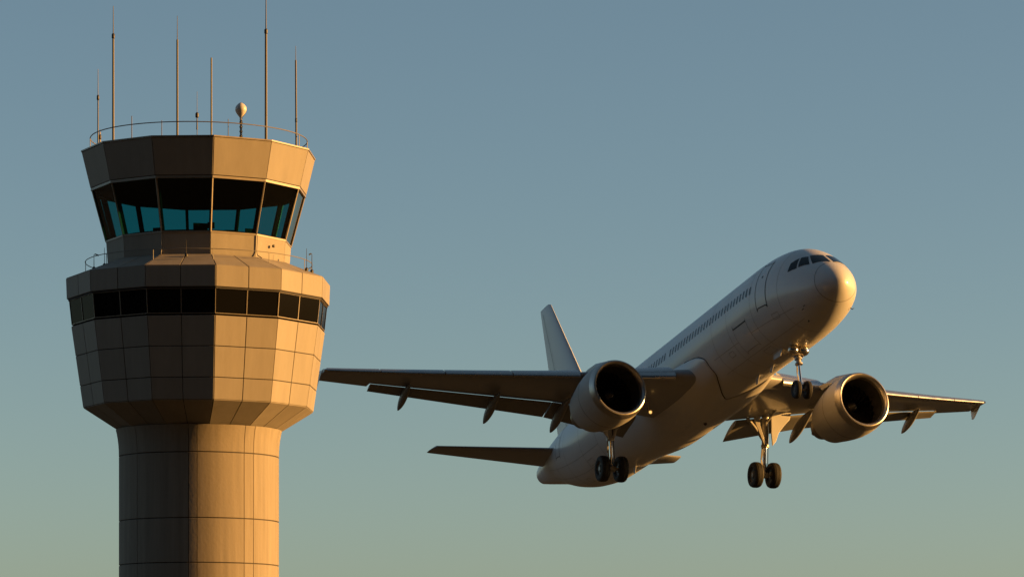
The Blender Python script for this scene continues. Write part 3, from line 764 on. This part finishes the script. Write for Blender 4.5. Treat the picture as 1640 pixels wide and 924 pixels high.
# ---------------- landing gear
def wheel(parent, c, r, w_, name='wheel'):
    m = MB(); h = w_ / 2
    m.lathe([(r * .52, -h * .80), (r * .60, -h * .98), (r * .80, -h), (r * .93, -h * .85), (r * .985, -h * .55), (r * .985, -h * .42), (r * .965, -h * .38), (r, -h * .30), (r, h * .30), (r * .965, h * .38), (r * .985, h * .42), (r * .985, h * .55), (r * .93, h * .85), (r * .80, h), (r * .60, h * .98), (r * .52, h * .80)], c, (0, 1, 0), 36, (False, False))
    m.m = 1
    for sg in (-1, 1):
        m.lathe([(r * .53, sg * h * .80), (r * .47, sg * h * .55), (r * .30, sg * h * .50), (r * .24, sg * h * .80), (.02, sg * h * .82)], c, (0, 1, 0), 24, (False, True))
    m.lathe([(r * .5, -h * .5), (r * .5, h * .5)], c, (0, 1, 0), 24)
    return m.build(name, [M['tyre'], M['hub']], parent, ang=40)
def main_gear(s):
    root = empty('main_landing_gear', None, plane); top = A(17.5, s * 3.9, -1.25); root.location = top   # hangs from the wing
    ax = A(17.8, s * 3.78, -4.15) - top
    m = MB(); d = ax.normalized()
    m.tube([(0, 0, .1), d * .5, d * 1.55, d * 1.6], [.17, .17, .155, .12], 16); m.tube([d * 1.5, d * 1.62], [.19, .19], 16)
    m.tube([ax + Vector((0, -.62, 0)), ax + Vector((0, .62, 0))], .075, 12)
    m.lathe([(.13, -.14), (.15, 0), (.13, .14)], ax, (0, 1, 0), 14)
    m.tube([d * 1.45, d * .75 + Vector((.1, -s * .55, .0)), Vector((.25, -s * 1.25, -.1))], [.06, .07, .08], 10)     # side brace
    m.tube([d * .5, Vector((.9, s * .2, .0))], [.06, .06], 8)
    m.build('strut', M['strut'], root)
    m = MB(); m.tube([d * 1.55, ax], .085, 14); m.build('oleo', M['chrome'], root)
    m = MB(); 
    m.slab([d * 1.5 + Vector((-.16, -.10, 0)), d * 1.5 + Vector((-.16, .10, 0)), d * 2.05 + Vector((-.46, .03, 0)), d * 2.05 + Vector((-.46, -.03, 0))], (-1, 0, -.3), .05)
    m.slab([d * 2.05 + Vector((-.46, -.03, 0)), d * 2.05 + Vector((-.46, .03, 0)), ax + Vector((-.10, .10, 0)), ax + Vector((-.10, -.10, 0))], (-1, 0, .3), .05)
    m.build('torque_link', M['strut'], root)
    m = MB(); m.loft([[Vector((.02 + dx, -s * yy, zz)) for yy, zz in ((.30, .02), (.66, .02), (.56, -.55), (.20, -1.55), (.10, -1.50), (.34, -.6))] for dx in (.05, -.05)])
    bevel(m.build('brace_plate', M['strut'], root), .012)
    # leg door outboard of the strut
    m = MB(); y = s * .34
    poly = [(.22, -.05), (.70, .02), (1.22, .02), (1.12, -.32), (.82, -.62), (.52, -.98), (.36, -1.38), (.16, -1.62), (.14, -1.0)]
    m.loft([[Vector((.14 - .10 * (zz + .8) * .3 + dx, s * yy, zz)) for yy, zz in poly] for dx in (.05, -.03)])
    bevel(m.build('gear_door', M['paint'], root), .015)
    m = MB(); m.tube([d * .2 + Vector((.12, 0, 0)), d * 1.0 + Vector((.2, .05, 0)), d * 1.7 + Vector((.12, .1, 0)), ax + Vector((.1, .12, .1))], .02, 6); m.build('brake_hose', M['darksteel'], root)
    for q in (-1, 1): wheel(root, ax + Vector((0, q * .44, 0)), .60, .44)
    return root
main_gear(-1); main_gear(1)
# inboard fuselage gear doors stay closed; nose gear:
root = empty('nose_landing_gear', None, plane); top = A(4.95, 0, -1.8); root.location = top
ax = A(4.72, 0, -3.95) - top; d = ax.normalized()
m = MB(); m.tube([(0, 0, .2), d * .95], [.115, .105], 14)
for h in (.55, .72, .95): m.tube([d * h, d * (h + .07)], .165, 16)
m.tube([ax + Vector((0, -.32, 0)), ax + Vector((0, .32, 0))], .05, 10)
m.tube([d * .75, Vector((-1.2, 0, -.05))], [.055, .06], 10)
m.build('strut', M['strut'], root)
m = MB(); m.tube([d * .95, ax], .062, 12); m.build('oleo', M['chrome'], root)
m = MB(); m.slab([d * 1.0 + Vector((-.12, -.07, 0)), d * 1.0 + Vector((-.12, .07, 0)), d * 1.32 + Vector((-.3, .02, 0)), d * 1.32 + Vector((-.3, -.02, 0))], (-1, 0, -.3), .03)
m.slab([d * 1.32 + Vector((-.3, -.02, 0)), d * 1.32 + Vector((-.3, .02, 0)), ax + Vector((-.06, .06, 0)), ax + Vector((-.06, -.06, 0))], (-1, 0, .3), .03); m.build('torque_link', M['strut'], root)
for q in (-1, 1): wheel(root, ax + Vector((0, q * .25, 0)), .39, .22)
for q in (-1, 1):
    m = MB(); m.slab([Vector((-.35, q * .46, .05)), Vector((-1.45, q * .46, .02)), Vector((-1.3, q * .54, -.42)), Vector((-.55, q * .54, -.45))], (0, q, .2), .03); m.build('gear_door', M['paint'], root)
    m = MB(); c = d * .40 + Vector((.10, q * .24, 0)); m.lathe([(.235 * sin(pi * i / 16), -.235 * cos(pi * i / 16)) for i in range(12)] + [(.225, .09), (.215, .10)], c, (1, 0, -.15), 28, (False, False)); lo = m.build('taxi_light', M['lampshell'], root)
    m = MB(); m.lathe([(.213, .095), (.16, .15), (.08, .18), (.0, .188)], c, (1, 0, -.15), 28, (False, False)); m.build('lens', M['chrome'], lo)
# landing lamps at the wing roots, belly aerials
m = MB(); c = A(15.3, -2.75, -2.12); m.lathe([(.0, -.2), (.07, -.16), (.10, -.05), (.11, .03), (.10, .04)], c, (1, .15, -.15), 20, (False, False)); m.tube([c + Vector((-.1, 0, 0)), c + Vector((-.3, 0, .7))], .05, 8)
lo = m.build('landing_light', M['lampshell'], plane)
m = MB(); m.lathe([(.0, .05), (.05, .045), (.07, .03)], c, (1, .15, -.15), 20, (False, False)); m.build('bulb', M['lamp'], lo)
for x, z, h in ((9.0, -2.07, .32), (24.2, -2.0, .45), (7.4, -2.07, .25)):
    m = MB(); m.slab([A(x, 0, z + .02), A(x + .42, 0, z + .02), A(x + .42, 0, z - h), A(x + .25, 0, z - h)], (0, 1, 0), .03); m.build('blade_antenna', M['paint'], plane)
m = MB(); m.lathe([(.09, 0), (.085, .06), (.05, .11), (0, .12)], A(15.5, 0, -2.44), (0, 0, -1), 14); m.build('beacon', M['darksteel'], plane)
